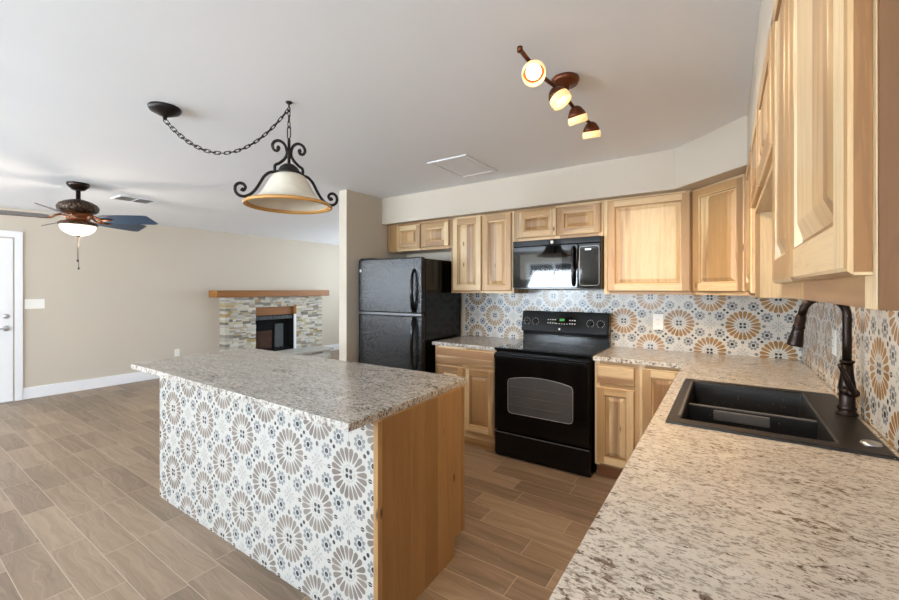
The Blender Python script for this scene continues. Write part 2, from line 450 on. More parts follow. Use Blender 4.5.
# ------------------------------------------------------------------ the setting
XL, XR, YB, ZC = -7.42, .445, 3.76, 2.4246
XP0, XP1, YP = -3.305, -3.195, 2.83       # partition beside the refrigerator
struct(MB().box(XL-.15, XR+.15, YS-.15, YF+.15, -.1, 0, 'x', False).build('floor', 'floor'))
struct(MB().box(XL-.15, XR+.15, YS-.15, YF+.15, ZC, ZC+.1, 'x', False).build('ceiling', 'ceil'))
struct(MB().grid([YS-.15, -3.4, -2.0, YF+.15], [0, .9, 2.15, ZC], {(1, 1)}, XL-.15, XL, 'yzx').build('wall_left', 'wall'))
struct(MB().grid([YS-.15, -2.75, -1.25, YB+.12], [0, .95, 2.1, ZC], {(1, 1)}, XR, XR+.15, 'yzx').build('wall_right', 'wall'))
for n_, a, b, c, d, x in ((5, -3.4, -2.0, .9, 2.15, XL-.09), (6, -2.75, -1.25, .95, 2.1, XR+.03)):  # window 6 is an added opening to go with the right-hand fill
    w = struct(MB().grid([a, a+.05, (a+b)/2-.025, (a+b)/2+.025, b-.05, b], [c, c+.05, d-.05, d], {(1, 1), (3, 1)}, x, x+.06, 'yzx').build('window_%d' % n_, 'white'))
    MB().box(x+.028, x+.032, a+.05, b-.05, c+.05, d-.05).build('glass_pane', 'glass', w)
struct(MB().box(XP1, XR, YB, YB+.12, 0, ZC).build('wall_back', 'wall'))
struct(MB().box(XP0, XP1, YP, YF, 0, ZC).build('wall_partition', 'wall'))
struct(MB().grid([XL, -6.75, -3.85, XP0], [0, .7, 2.15, ZC], {(1, 1)}, YF, YF+.15, 'xzy').build('wall_far', 'wall'))
w4 = struct(MB().grid([-6.75, -6.7, -5.33, -5.27, -3.9, -3.85], [.7, .75, 2.1, 2.15], {(1, 1), (3, 1)}, YF+.03, YF+.09, 'xzy').build('window_4', 'white'))
MB().box(-6.7, -3.9, YF+.058, YF+.062, .75, 2.1).build('glass_pane', 'glass', w4)
WIN = [(-6.9, -5.2, .9, 2.1), (-4.5, -3.0, .95, 2.12), (-2.4, -.8, 0.05, 2.1)]
xs = sorted({XL, XR, *[w[0] for w in WIN], *[w[1] for w in WIN]}); zs = sorted({0, ZC, .05, .9, .95, 2.1, 2.12})
hole = set()
for w in WIN:
    for i in range(len(xs)-1):
        for j in range(len(zs)-1):
            if xs[i] >= w[0] and xs[i+1] <= w[1] and zs[j] >= w[2] and zs[j+1] <= w[3]: hole.add((i, j))
struct(MB().grid(xs, zs, hole, YS-.15, YS, 'xzy').build('wall_front', 'wall'))
for k, (a, b, c, d) in enumerate(WIN):
    t = .05; fr = MB().grid([a, a+t, (a+b)/2-t/2, (a+b)/2+t/2, b-t, b], [c, c+t, d-t, d], {(1, 1), (3, 1)}, YS-.09, YS-.03, 'xzy')
    w = struct(fr.build('window_%d' % (k+1), 'white'))
    MB().box(a+t, b-t, YS-.065, YS-.06, c+t, d-t).build('glass_pane', 'glass', w)
struct(MB().box(-30, 24, -40, YS-.16, -.3, -.12).build('garden_ground', 'grassg'))
# soffit over the wall cabinets, cut across the corner
ZS = 2.134
struct(MB().prism([(XP1, 3.345), (-.307, 3.345), (.1, 2.923), (.1, .3), (XR, .3), (XR, YB), (XP1, YB)], ZS+.002, ZC).build('wall_soffit', 'wall'))
# baseboards
struct(MB().box(XL, XL+.015, 1.222, 3.64, 0, .145).build('baseboard_left', 'white', bevel=.004))
struct(MB().box(XL, XL+.015, 5.74, YF, 0, .145).build('baseboard_far', 'white', bevel=.004))
struct(MB().box(XP0-.012, XP1+.012, YP-.013, YP, 0, .1).build('baseboard_partition', 'white', bevel=.003))
# front door
dr = struct(MB().box(XL, XL+.02, .22, 1.135, .012, 2.045).build('door_1', 'white'))
cs = MB().grid([.13, .205, 1.15, 1.222], [0, 2.06, 2.14], {(1, 0)}, XL, XL+.024, 'yzx'); cs.build('casing', 'white', dr, bevel=.004)
MB().box(XL, XL+.05, .205, 1.15, 0, .012).build('threshold', 'silver', dr)
MY = Matrix.Rotation(PI/2, 4, 'Y')
MB().lathe([(0, .022), (.02, .022), (.03, .012), (.032, 0), (0, 0)], M=Matrix.Translation((XL+.02, 1.075, 1.074)) @ MY).build('deadbolt', 'silver', dr)
lv = MB().lathe([(0, .012), (.03, .012), (.032, 0), (0, 0)], M=Matrix.Translation((XL+.02, 1.075, .924)) @ MY)
lv.tube([(XL+.03, 1.075, .924), (XL+.065, 1.075, .924), (XL+.07, 1.06, .924), (XL+.07, .96, .922)], .009, 8); lv.build('lever_handle', 'silver', dr)

# ------------------------------------------------------------------ cabinets
def door_mb(x0, x1, z0, z1, s=.055, T=.019, flat=False):
    """raised-panel door (or slab drawer front) whose back lies on y=0"""
    m = MB(); w, h = x1-x0, z1-z0
    R = lambda o, y: [(x0+o, y, z0+o), (x1-o, y, z0+o), (x1-o, y, z1-o), (x0+o, y, z1-o)]
    def ring(o1, y1, o2, y2):
        a, b = R(o1, y1), R(o2, y2)
        for k in range(4):
            j = (k+1) % 4
            m.poly([a[k], a[j], b[j], b[k]], [[0, 1, 2, 3]], 'x' if k in (0, 2) else 'z')
    m.poly(R(0, 0), [[3, 2, 1, 0]], 'z', False)
    ring(0, 0, 0, -T+.006); ring(0, -T+.006, .004, -T+.002); ring(.004, -T+.002, .008, -T)
    if flat:
        m.poly(R(.008, -T), [[0, 1, 2, 3]], 'x', False); return m
    e = .008
    q = lambda a, b, c, d, g: m.poly([(a, -T, c), (b, -T, c), (b, -T, d), (a, -T, d)], [[0, 1, 2, 3]], g)
    q(x0+e, x0+s, z0+e, z1-e, 'z'); q(x1-s, x1-e, z0+e, z1-e, 'z')
    q(x0+s, x1-s, z0+e, z0+s, 'x'); q(x0+s, x1-s, z1-s, z1-e, 'x')
    ring(s, -T, s+.003, -T+.001); ring(s+.003, -T+.001, s+.008, -T+.012); ring(s+.008, -T+.012, s+.014, -T+.0125)
    # raised field: bevel and panel share the boards
    a, b = R(s+.014, -T+.0125), R(s+.038, -T+.002); c = R(s+.041, -T+.001)
    m.poly(a+b+c, [[0, 1, 5, 4], [1, 2, 6, 5], [2, 3, 7, 6], [3, 0, 4, 7], [4, 5, 9, 8], [5, 6, 10, 9], [6, 7, 11, 10], [7, 4, 8, 11], [8, 9, 10, 11]], 'z', False)
    return m

def cabinet(name, label, loc, rz, w, d, h, fronts, rails, stiles, group=None, base=False, toe='toe', toe_in=.06, end=None, top=True):
    """local frame: x along the front, y=0 face frame front, +y into the wall, z up from the cabinet's bottom"""
    t = thing(name, label, 'cabinet', loc, rz, group)
    z0 = .105 if base else 0
    k = .018
    m = MB().box(0, k, .019, d, z0, h).box(w-k, w, .019, d, z0, h).box(k, w-k, .019, d, z0, z0+k, 'x', False).box(k, w-k, d-.012, d, z0+k, h)
    if top: m.box(k, w-k, .019, d-.012, h-k, h, 'x', False)
    m.build('carcass', 'hick', t)
    f = MB()
    for a, b in stiles: f.box(a, b, 0, .019, z0, h)
    ss = sorted(stiles)
    for (a, b), (c, e) in zip(ss[:-1], ss[1:]):
        for r0, r1 in rails: f.box(b, c, 0, .019, r0, r1, 'x')
    f.build('face_frame', 'hick', t, bevel=.0012)
    for kind, a, b, c, e in fronts:
        door_mb(a, b, c, e, s=.055 if (b-a) > .2 else .045, flat=(kind != 'door')).build('door' if kind == 'door' else 'drawer_front', 'hick', t)
    if base: MB().box(0, w, toe_in, toe_in+.018, 0, z0, 'x').build('toe_kick', toe, t)
    if end:
        a, b, mt = end; MB().box(a, b, .0006, d, z0, h, 'z', False).build('end_panel', mt, t)
    return t

UP = 'wall cabinets'; LO = 'base cabinets'
ZB = 1.372; H = ZS-ZB; DU = .325; YU = 3.43
def up(name, label, x0, x1, zb, fronts, mids=(), lst=.04, rst=.04, bot=.034, topr=.03, extra=None):
    w = x1-x0; h = ZS-zb
    st = [(0, lst), (w-rst, w)]+[(a-x0-.02, a-x0+.02) for a in mids]
    return cabinet(name, label, (x0, YU, zb), 0, w, DU, h, [('door', a-x0, b-x0, c-zb, d-zb) for a, b, c, d in fronts], [(0, bot), (h-topr, h)], st, UP)
up('wall_cabinet', 'short two-door hickory cabinet high above the black refrigerator', -3.19, -2.315, 1.828,
   [(-3.04, -2.705, 1.852, 2.108), (-2.69, -2.335, 1.852, 2.108)], (-2.70,), lst=.16)
up('wall_cabinet', 'tall narrow two-door hickory cabinet between the refrigerator and the microwave', -2.312, -1.618, ZB,
   [(-2.285, -1.955, 1.394, 2.118), (-1.943, -1.637, 1.394, 2.118)], (-1.949,))
up('wall_cabinet', 'short two-door hickory cabinet directly above the black microwave', -1.615, -.823, 1.845,
   [(-1.580, -1.212, 1.872, 2.115), (-1.200, -.842, 1.872, 2.115)], (-1.206,))
up('wall_cabinet', 'wide single-door hickory wall cabinet right of the microwave', -.82, -.206, ZB,
   [(-.793, -.213, 1.394, 2.120)])
# diagonal corner cabinet
A, B = Vector((-.204, 3.43)), Vector((.115, 3.111)); wd = (B-A).length; dz = math.atan2(B.y-A.y, B.x-A.x)
t = thing('corner_wall_cabinet', 'diagonal corner hickory wall cabinet with one raised-panel door', 'cabinet', (A.x, A.y, ZB), dz, UP)
body = MB(); rot = Matrix.Rotation(-dz, 2)
pts = [Vector(p)-A for p in [(-.204, 3.443), (-.196, 3.436), (.121, 3.119), (.127, 3.111), (.436, 3.111), (.436, 3.755), (-.204, 3.755)]]
pts = [rot @ p for p in pts]
body.prism([(p.x, p.y) for p in pts], 0, H, 'z', False).build('carcass', 'hick', t)
f = MB().box(0, .035, 0, .018, 0, H).box(wd-.035, wd, 0, .018, 0, H).box(.035, wd-.035, 0, .018, 0, .034, 'x').box(.035, wd-.035, 0, .018, H-.03, H, 'x'); f.build('face_frame', 'hick', t, bevel=.0012)
door_mb(.016, wd-.016, .022, H-.014).build('door', 'hick', t)
# wall cabinets over the sink run (fronts face -x): local x runs towards the viewer
def rup(name, label, y_far, y_near, zb, fronts, mids=(), end=None, rst=.04):
    w = y_far-y_near; h = ZS-zb
    st = [(0, .04), (w-rst, w)]+[(y_far-a-.02, y_far-a+.02) for a in mids]
    return cabinet(name, label, (.115, y_far, zb), -PI/2, w, DU-.005, h, [('door', y_far-b, y_far-a, c-zb, d-zb) for a, b, c, d in fronts], [(0, .05), (h-.03, h)], st, UP, end=end)
rup('wall_cabinet', 'narrow tall hickory cabinet between the corner cabinet and the short cabinet over the sink', 3.108, 2.452, ZB, [(2.47, 3.07, 1.394, 2.12)])
rup('wall_cabinet', 'short hickory cabinet high above the black sink', 2.45, 1.362, 1.78, [(1.92, 2.435, 1.80, 2.12), (1.378, 1.905, 1.80, 2.12)], (1.912,))
rup('wall_cabinet', 'large close-up hickory wall cabinet at the right edge, brown side panel', 1.36, .534, 1.395,
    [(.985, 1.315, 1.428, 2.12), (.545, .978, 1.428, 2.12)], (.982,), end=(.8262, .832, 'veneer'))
nd = [c for c in bpy.data.objects if c.name.startswith('door') and c.parent and 'close-up' in str(c.parent.get('label'))]
nd = max(nd, key=lambda c: max(v.co.x for v in c.data.vertices)); nx = max(v.co.x for v in nd.data.vertices)
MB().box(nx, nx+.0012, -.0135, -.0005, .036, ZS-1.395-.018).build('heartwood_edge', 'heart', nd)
# base cabinets
YC = 3.105; YBF = 3.135
cabinet('base_cabinet', 'hickory base cabinet left of the range, one wide drawer over two doors', (-2.30, YBF, 0), 0, .657, .6, .88,
        [('drawer', .022, .639, .722, .864), ('door', .022, .324, .135, .700), ('door', .334, .639, .135, .700)],
        [(.105, .14), (.70, .73), (.85, .88)], [(0, .04), (.617, .657), (.309, .349)], LO, True, 'hick', .008)
cabinet('base_cabinet', 'narrow hickory base cabinet right of the range, drawer above a door', (-.815, YBF, 0), 0, .305, .6, .88,
        [('drawer', .016, .278, .718, .856), ('door', .016, .278, .122, .690)],
        [(.105, .135), (.69, .72), (.85, .88)], [(0, .035), (.27, .305)], LO, True, 'toe')
cabinet('corner_base_cabinet', 'hickory corner base cabinet with one tall door behind the counter edge', (-.509, YBF, 0), 0, .29, .6, .88,
        [('door', .020, .276, .122, .856)], [(.105, .135), (.85, .88)], [(0, .035), (.255, .29)], LO, True, 'toe')
cabinet('sink_base_cabinet', 'hickory base cabinet under the long right-hand counter holding the sink', (-.2, 3.13, 0), -PI/2, 2.80, .63, .88,
        [('door', .06+i*.55, .06+i*.55+.52, .135, .70) for i in range(5)]+[('drawer', .06+i*.55, .06+i*.55+.52, .722, .86) for i in range(5)],
        [(.105, .14), (.70, .73), (.85, .88)], [(i*.55+.025, i*.55+.065) for i in range(6)], LO, True, 'toe', top=False)

# ------------------------------------------------------------------ countertops, island
ZT, TT = .914, .032
tag(MB().box(-2.315, -1.645, YC, 3.751, ZT-TT, ZT, 'x', False).build('countertop', 'gran_is', bevel=.003), 'short speckled granite countertop left of the range, beside the refrigerator', 'countertop', 'granite countertops')
cx = [-.822, -.238, -.165, .392, .436]; cy = [.30, 1.737, 2.552, YC, 3.751]
tag(MB().grid(cx, cy, {(0, 0), (0, 1), (0, 2), (2, 1)}, ZT-TT, ZT).build('countertop', 'gran', bevel=.003), 'long cream granite countertop around the black sink in the right foreground', 'countertop', 'granite countertops')
tag(MB().prism([(-3.287, 1.045), (-1.157, 1.034), (-1.207, 1.953), (-3.36, 1.90)], ZT-TT, ZT).build('island_countertop', 'gran_is', bevel=.003), 'grey speckled granite slab on top of the tiled kitchen island', 'countertop', 'granite countertops')
def uvpanel(m, x0, x1, z0, z1, fx, const, uo, vo):
    pass
isl = thing('kitchen_island', 'kitchen island with patterned tile front and brown wood end panel', 'kitchen island', (-2.19, 1.53, 0))
iz = ZT-TT
def world_child(o, par):
    o.parent = par; o.location = -Vector(par.location); return o
def tilebox(x0, x1, y0, y1, z0, z1, ufun):
    m = MB(); p = [(x0, y0, z0), (x1, y0, z0), (x1, y1, z0), (x0, y1, z0), (x0, y0, z1), (x1, y0, z1), (x1, y1, z1), (x0, y1, z1)]
    m.add(p, BOXF, [[ufun(p[i]) for i in fc] for fc in BOXF]); return m
world_child(MB().prism([(-3.18, 1.194), (-1.170, 1.194), (-1.200, 1.80), (-3.18, 1.80)], 0, .105, 'z', False).prism([(-3.18, 1.194), (-1.170, 1.194), (-1.203, 1.868), (-3.18, 1.868)], .1, iz, 'z', False).build('cabinet_body', 'hick'), isl)
world_child(tilebox(-3.195, -1.172, 1.18, 1.194, 0, iz, lambda p: (p[0]+1.318, p[2]-.634)).build('tile_front', 'tile_is'), isl)
def lean(m):
    q = Matrix.Rotation(math.radians(2.9), 3, 'Z'); c = Vector((-1.157, 1.2, 0)); m.v = [tuple(q @ (Vector(p)-c)+c) for p in m.v]; return m
ep = MB().grid([1.205, 1.79, 1.862], [0, .1, iz], {(1, 0)}, -1.170, -1.155, 'yzx', 'z'); world_child(lean(ep).build('end_panel', 'hickd'), isl)
world_child(MB().box(-1.172, -1.147, 1.178, 1.206, 0, iz).build('corner_trim', 'hickd'), isl)
world_child(lean(MB().box(-1.170, -1.150, 1.862, 1.885, .1, iz)).build('rear_trim', 'hickd'), isl)
for i in range(4):
    o = door_mb(-3.16+i*.49, -3.16+i*.49+.47, .13, .86).build('door', 'hick'); o.parent = isl
    o.rotation_euler = (0, 0, PI); o.location = (-4.37+2.19, 1.868-1.53, 0)
# backsplashes
U0 = -.316; V0 = 1.139
tag(tilebox(-2.345, -.832, 3.750, 3.7585, ZT, 1.40, lambda p: (p[0]-U0, p[2]-V0)).build('tile_backsplash', 'tile_bl'), 'patterned tile backsplash, coloured as in cool light, behind the range and left counter', 'backsplash', 'tile backsplashes')
tag(tilebox(-.832, .437, 3.750, 3.7585, ZT, 1.40, lambda p: (p[0]-U0, p[2]-V0)).build('tile_backsplash', 'tile_br'), 'rosette tile backsplash, coloured as in warm light, on the back wall right of the range', 'backsplash', 'tile backsplashes')
tag(tilebox(.437, .4435, .3, 3.750, ZT, 1.42, lambda p: (.437-U0+3.752-p[1], p[2]-V0)).build('tile_backsplash', 'tile_br'), 'rosette tile backsplash, coloured as in warm light, on the right wall behind the faucet', 'backsplash', 'tile backsplashes')

# ------------------------------------------------------------------ refrigerator
fx0, fx1, fy, fzt = -3.152, -2.345, 2.985, 1.715
fr = thing('refrigerator', 'black top-freezer refrigerator with pebbled doors beside the partition wall', 'refrigerator', ((fx0+fx1)/2, 3.35, 0))
W_ = lambda m, n, mt, par=fr, **k: world_child(m.build(n, mt, **k), par)
W_(MB().box(fx0+.005, fx1-.005, fy+.065, 3.72, .02, fzt-.012), 'cabinet_body', 'black', bevel=.006)
for i in range(2):
    for y in (fy+.12, 3.66): pass
W_(MB().box(fx0+.03, fx1-.03, fy+.09, 3.70, 0, .02), 'base', 'blackm')
W_(MB().box(fx0, fx1, fy, fy+.06, 1.178, fzt), 'freezer_door', 'fridge', bevel=.014, seg=3)
W_(MB().box(fx0, fx1, fy, fy+.06, .11, 1.158), 'refrigerator_door', 'fridge', bevel=.014, seg=3)
W_(MB().box(fx0+.02, fx1-.02, fy+.02, fy+.062, 1.156, 1.180), 'door_gasket', 'gasket')
W_(MB().box(fx0+.02, fx1-.02, fy+.03, fy+.07, .02, .10), 'kick_grille', 'blackm')
def fhandle(z0, z1, wide_low):
    xh = fx1-.085; n = 10; m = MB(); P = []; Rr = []
    for k in range(n+1):
        t = k/n; z = z0+(z1-z0)*t; P.append((xh, fy-.045*math.sin(PI*min(1, max(0, t)))**.45-.001, z)); Rr.append(.012+.010*((1-t) if wide_low else t))
    m.tube(P, Rr, 10); return m
W_(fhandle(1.205, 1.60, True), 'freezer_handle', 'black')
W_(fhandle(.62, 1.14, False), 'refrigerator_handle', 'black')
W_(MB().box(fx0+.01, fx0+.16, fy+.02, fy+.16, fzt-.012, fzt+.012), 'hinge_cover', 'blackm', bevel=.004)
W_(MB().lathe([(0, .002), (.012, .002), (.012, 0), (0, 0)], M=aim((fx0+.035, fy-.0005, 1.60), (0, -1, 0)) @ Matrix.Diagonal((1, 1.4, 1, 1))), 'badge', 'plate')

piv = Vector((fx1, fy, 0)); rr_ = Matrix.Rotation(math.radians(2.6), 4, 'Z')
fr.location = piv+rr_ @ (fr.location-piv); fr.rotation_euler.z = math.radians(2.6)
# ------------------------------------------------------------------ range
rx0, rx1, ry = -1.636, -.832, 3.075
rg = thing('range', 'black freestanding electric range with oven window and back control panel', 'range', ((rx0+rx1)/2, 3.4, 0))
Wr = lambda m, n, mt, par=rg, **k: world_child(m.build(n, mt, **k), par)
Wr(MB().box(rx0+.004, rx1-.004, ry+.035, 3.745, .0, .895), 'body', 'black', bevel=.004)
Wr(MB().box(rx0, rx1, ry+.01, 3.70, .895, .917), 'cooktop', 'glassblk', bevel=.006, seg=3)
for bx, by, br in ((-1.43, 3.25, .115), (-1.04, 3.25, .09), (-1.43, 3.52, .085), (-1.04, 3.52, .115)):
    Wr(MB().lathe([(br-.004, 0), (br, 0), (br, .0006), (br-.004, .0006)], (bx, by, .917), 36, closed=True), 'burner_ring', 'ovenwin')
od = Wr(MB().box(rx0+.006, rx1-.006, ry, ry+.034, .225, .875), 'oven_door', 'black', bevel=.008, seg=3)
wx0, wx1, wz0, wz1 = -1.505, -.962, .385, .672
def winshape(x0, x1, z0, z1, arch, r=.03):
    P = [(x0+r, z0), (x1-r, z0), (x1-r*.3, z0+r*.3), (x1, z0+r), (x1, z1-r), (x1-r*.3, z1-r*.3+.002)]
    for k in range(9):
        t = k/8; x = (x1-r)+(x0+r-x1+r)*t; P.append((x, z1+arch*math.sin(PI*t)**.8))
    P += [(x0+r*.3, z1-r*.3+.002), (x0, z1-r), (x0, z0+r), (x0+r*.3, z0+r*.3)]
    return P
def flat(P, y0, y1):
    n = len(P); m = MB(); pts = [(x, y0, z) for x, z in P]+[(x, y1, z) for x, z in P]
    m.poly(pts, [list(range(n)), list(range(n, 2*n))[::-1]]+[[i, n+i, n+(i+1) % n, (i+1) % n] for i in range(n)], 'x', False); return m
ws = winshape(wx0, wx1, wz0, wz1, .028)
o = flat(ws, ry-.002, ry+.004).build('oven_window', 'ovenwin', od); 
o = MB().tube([(x, ry-.002, z) for x, z in ws], .0028, 6, close=True).build('window_frame', 'silver', od)
for z in (.455, .53, .605):
    MB().tube([(wx0+.02, ry-.0025, z), (wx1-.02, ry-.0025, z+.002)], .0022, 6).build('oven_rack', 'gasket', od)
hm = MB().box(rx0+.02, rx1-.02, ry-.045, ry-.025, .838, .866).box(rx0+.05, rx0+.08, ry-.026, ry+.002, .842, .862).box(rx1-.08, rx1-.05, ry-.026, ry+.002, .842, .862)
hm.build('oven_handle', 'black', od, bevel=.006, seg=3)
Wr(MB().box(rx0+.006, rx1-.006, ry+.002, ry+.034, .02, .212), 'storage_drawer', 'black', bevel=.008, seg=3)
Wr(MB().box(rx0+.01, rx1-.01, ry-.004, ry+.006, .206, .212), 'drawer_lip', 'gasket')
Wr(MB().box(rx0+.004, rx1-.004, 3.665, 3.745, .91, 1.02), 'backguard', 'black', bevel=.004)
bp_ = MB(); pts = [(rx0, 3.628, 1.012), (rx1, 3.628, 1.012), (rx1, 3.745, 1.012), (rx0, 3.745, 1.012), (rx0, 3.668, 1.205), (rx1, 3.668, 1.205), (rx1, 3.745, 1.205), (rx0, 3.745, 1.205)]
pan = Wr(bp_.poly(pts, BOXF, 'x', False), 'control_panel', 'black', bevel=.010, seg=3)
pn = Vector((0, -(1.205-1.012), .04)).normalized()     # panel normal (tilted back)
def pp(x, z, off=.0): y = 3.628+(z-1.012)/(1.205-1.012)*.04; return Vector((x, y, z))+pn*off
for kx in (-1.582, -1.497, -.988, -.900):
    kb = MB().lathe([(0, .026), (.016, .026), (.019, .020), (.021, 0), (0, 0)], M=aim(pp(kx, 1.108), pn), n=20)
    kb.box(0, 0, 0, 0, 0, 0) if False else None
    ko = kb.build('control_knob', 'black', pan)
    mk = MB()
    for k in range(12):
        if k == 9: continue
        a = 2*PI*k/12; mk.lathe([(0, .0012), (.0032, .0012), (.0032, 0), (0, 0)], M=aim(pp(kx, 1.108), pn) @ Matrix.Translation((.031*math.cos(a), .031*math.sin(a), 0)), n=6)
    mk.build('dial_marks', 'ink', ko)
def panel_rect(x, z, w, h, off, name, mat, par=pan):
    m = MB(); a = [pp(x-w/2, z-h/2, .0002), pp(x+w/2, z-h/2, .0002), pp(x+w/2, z+h/2, .0002), pp(x-w/2, z+h/2, .0002)]
    b = [p+pn*off for p in a]; m.poly(a+b, BOXF, 'x', False); return m
panel_rect(-1.245, 1.118, .21, .075, .0008, '', '').build('display_window', 'glassblk', pan)
dg = MB()
for x in (-1.259, -1.248, -1.236, -1.225):
    for dx, dz_, w, h in ((-.003, .005, .0018, .008), (.003, .005, .0018, .008), (0, .009, .006, .0018), (-.003, -.005, .0018, .008), (.003, -.005, .0018, .008), (0, 0, .006, .0018), (0, -.009, .006, .0018)):
        a = [pp(x+dx-w/2, 1.130+dz_-h/2, .001), pp(x+dx+w/2, 1.130+dz_-h/2, .001), pp(x+dx+w/2, 1.130+dz_+h/2, .001), pp(x+dx-w/2, 1.130+dz_+h/2, .001)]
        dg.poly(a+[p+pn*.0008 for p in a], BOXF)
dg.build('clock_digits', 'digits', pan)
for i in range(4):
    for j in range(2):
        for s_, x0 in ((1, -1.372), (1, -1.168)):
            if x0 == -1.168 and i > 2: continue
            x, z = x0+i*.022, 1.098+j*.030; a = [pp(x-.006, z-.004, .0003), pp(x+.006, z-.004, .0003), pp(x+.006, z+.004, .0003), pp(x-.006, z+.004, .0003)]
            MB().poly(a+[p+pn*.0008 for p in a], BOXF).build('key', 'ink', pan)
for i in range(5):
    x, z = -1.29+i*.024, 1.094; a = [pp(x-.006, z-.003, .001), pp(x+.006, z-.003, .001), pp(x+.006, z+.003, .001), pp(x-.006, z+.003, .001)]
    MB().poly(a+[p+pn*.0008 for p in a], BOXF).build('key', 'ink', pan)
MB().lathe([(0, .002), (.009, .002), (.009, 0), (0, 0)], M=aim(pp(-1.261, 1.046), pn), n=20).build('emblem', 'plate', pan)

# ------------------------------------------------------------------ microwave
mx0, mx1, my, mz0, mz1 = -1.60, -.826, 3.365, 1.412, 1.842
mw = thing('microwave', 'black over-the-range microwave reflecting a window, mounted above the range', 'microwave', ((mx0+mx1)/2, 3.55, mz0))
Wm = lambda m, n, mt, par=mw, **k: world_child(m.build(n, mt, **k), par)
Wm(MB().box(mx0, mx1, my+.025, 3.75, mz0, mz1), 'case', 'black', bevel=.003)
md = Wm(MB().box(mx0+.002, -1.012, my, my+.024, mz0+.01, mz1-.055), 'door', 'glassblk', bevel=.005)
MB().box(mx0+.075, -1.145, my-.0015, my+.004, mz0+.085, mz1-.125).build('door_window', 'mwin', md)
hb = MB().tube(spline([(-1.045, my-.002, mz0+.03), (-1.045, my-.030, mz0+.06), (-1.045, my-.036, mz0+.18), (-1.045, my-.030, mz1-.11), (-1.045, my-.002, mz1-.08)], 5), .011, 10)
hb.build('door_handle', 'black', md)
cp = Wm(MB().box(-1.008, mx1-.002, my, my+.024, mz0+.01, mz1-.055), 'control_panel', 'glassblk', bevel=.005)
ol = winshape(-.998, -.842, mz0+.03, mz1-.08, .0, .018)
MB().tube([(x, my-.0005, z) for x, z in ol], .0016, 5, close=True).build('keypad_outline', 'ink', cp)
MB().box(-.955, -.905, my-.001, my+.002, mz1-.112, mz1-.100).build('display', 'silver', cp)
Wm(MB().box(mx0+.002, mx1-.002, my+.002, my+.025, mz1-.053, mz1-.002), 'vent_panel', 'black', bevel=.004)
Wm(MB().lathe([(0, .002), (.014, .002), (.014, 0), (0, 0)], M=aim((-1.233, my+.002, mz1-.028), (0, -1, 0)), n=20), 'emblem', 'plate')

# ------------------------------------------------------------------ sink and faucet
sz = ZT
sk = thing('kitchen_sink', 'black composite drop-in double-bowl sink with low divider in the granite counter', 'sink', (.11, 2.14, sz))
def sink_shape():
    m = MB(); o = (-.189, .417, 1.712, 2.577); i1 = (-.142, .292, 1.772, 2.52)
    R = lambda b, z, d=0: [(b[0]+d, b[2]+d, z), (b[1]-d, b[2]+d, z), (b[1]-d, b[3]-d, z), (b[0]+d, b[3]-d, z)]
    L = [R(o, sz+.0005), R(o, sz+.006), R(o, sz+.010, .004), R(i1, sz+.010, -.006), R(i1, sz+.006), R(i1, sz-.02, .002), R(i1, sz-.215, .012), R(i1, sz-.222, .03)]
    pts = [p for l in L for p in l]; f = []
    for k in range(len(L)-1):
        for j in range(4): f.append([k*4+j, k*4+(j+1) % 4, k*4+4+(j+1) % 4, k*4+4+j])
    n = len(L)-1; f.append([n*4+j for j in range(4)])
    m.poly(pts, f, 'x', False)
    # underside skin so that the bowl has thickness
    U = [R(o, sz+.0005), R(i1, sz+.0005, -.008), R(i1, sz-.225, .002), R(i1, sz-.232, .02)]
    b = [p for l in U for p in l]; g = []
    for k in range(len(U)-1):
        for j in range(4): g.append([k*4+j, k*4+4+j, k*4+4+(j+1) % 4, k*4+(j+1) % 4])
    g.append([12, 15, 14, 13]); m.poly(b, g, 'x', False); return m
world_child(sink_shape().build('basin', 'sink', bevel=.0025), sk)
dv = MB().poly([(-.140, 2.083, sz-.22), (.290, 2.083, sz-.22), (.290, 2.108, sz-.22), (-.140, 2.108, sz-.22),
                (-.140, 2.088, sz-.012), (.290, 2.088, sz-.012), (.290, 2.103, sz-.012), (-.140, 2.103, sz-.012)], BOXF, 'x', False)
world_child(dv.build('divider', 'sink', bevel=.003), sk)
world_child(MB().box(-.138, .288, 2.0885, 2.1025, sz-.0125, sz-.0085).build('divider_rim', 'sinkedge', bevel=.001), sk)
world_child(MB().box(-.045, .145, 2.074, 2.090, sz-.060, sz-.020).build('divider_plate', 'sinkedge', bevel=.003), sk)
for yy in (1.93, 2.31):
    world_child(MB().lathe([(0, .004), (.03, .004), (.043, .008), (.05, .003), (.05, 0), (0, 0)], (.08, yy, sz-.221), 24).build('drain', 'silver'), sk)
world_child(MB().box(-.155, -.147, 1.80, 2.50, sz+.0101, sz+.0125).build('ledge_line', 'sinkedge'), sk)
fa = thing('faucet', 'tall oil-rubbed bronze gooseneck faucet with pull-down spray head', 'faucet', (.390, 2.19, sz+.010))
fm = Vector((.362, 2.19, sz+.010)); sd = Vector((-1, -.12, 0)).normalized()
fp = lambda a, z: (a*sd.x, a*sd.y, z)
MB().lathe([(0, 0), (.034, 0), (.034, .006), (.027, .012), (.027, .020), (.031, .026), (.025, .034), (.024, .09), (.027, .11), (.024, .13), (.020, .16), (.018, .20), (.0, .20)], n=28).build('base', 'bronze', fa)
MB().lathe([(.016, 0), (.023, .002), (.023, .010), (.016, .012)], (0, 0, .200), 24, closed=True).build('collar', 'bronze', fa)
R_ = .068; zc = .388
path = [fp(0, .19), fp(0, .28), fp(0, zc)]+[fp(R_-R_*math.cos(a), zc+R_*math.sin(a)) for a in [PI*k/14 for k in range(1, 13)]]
e = path[-1]; path += [fp(2*R_-.004+.006, zc-.005)]
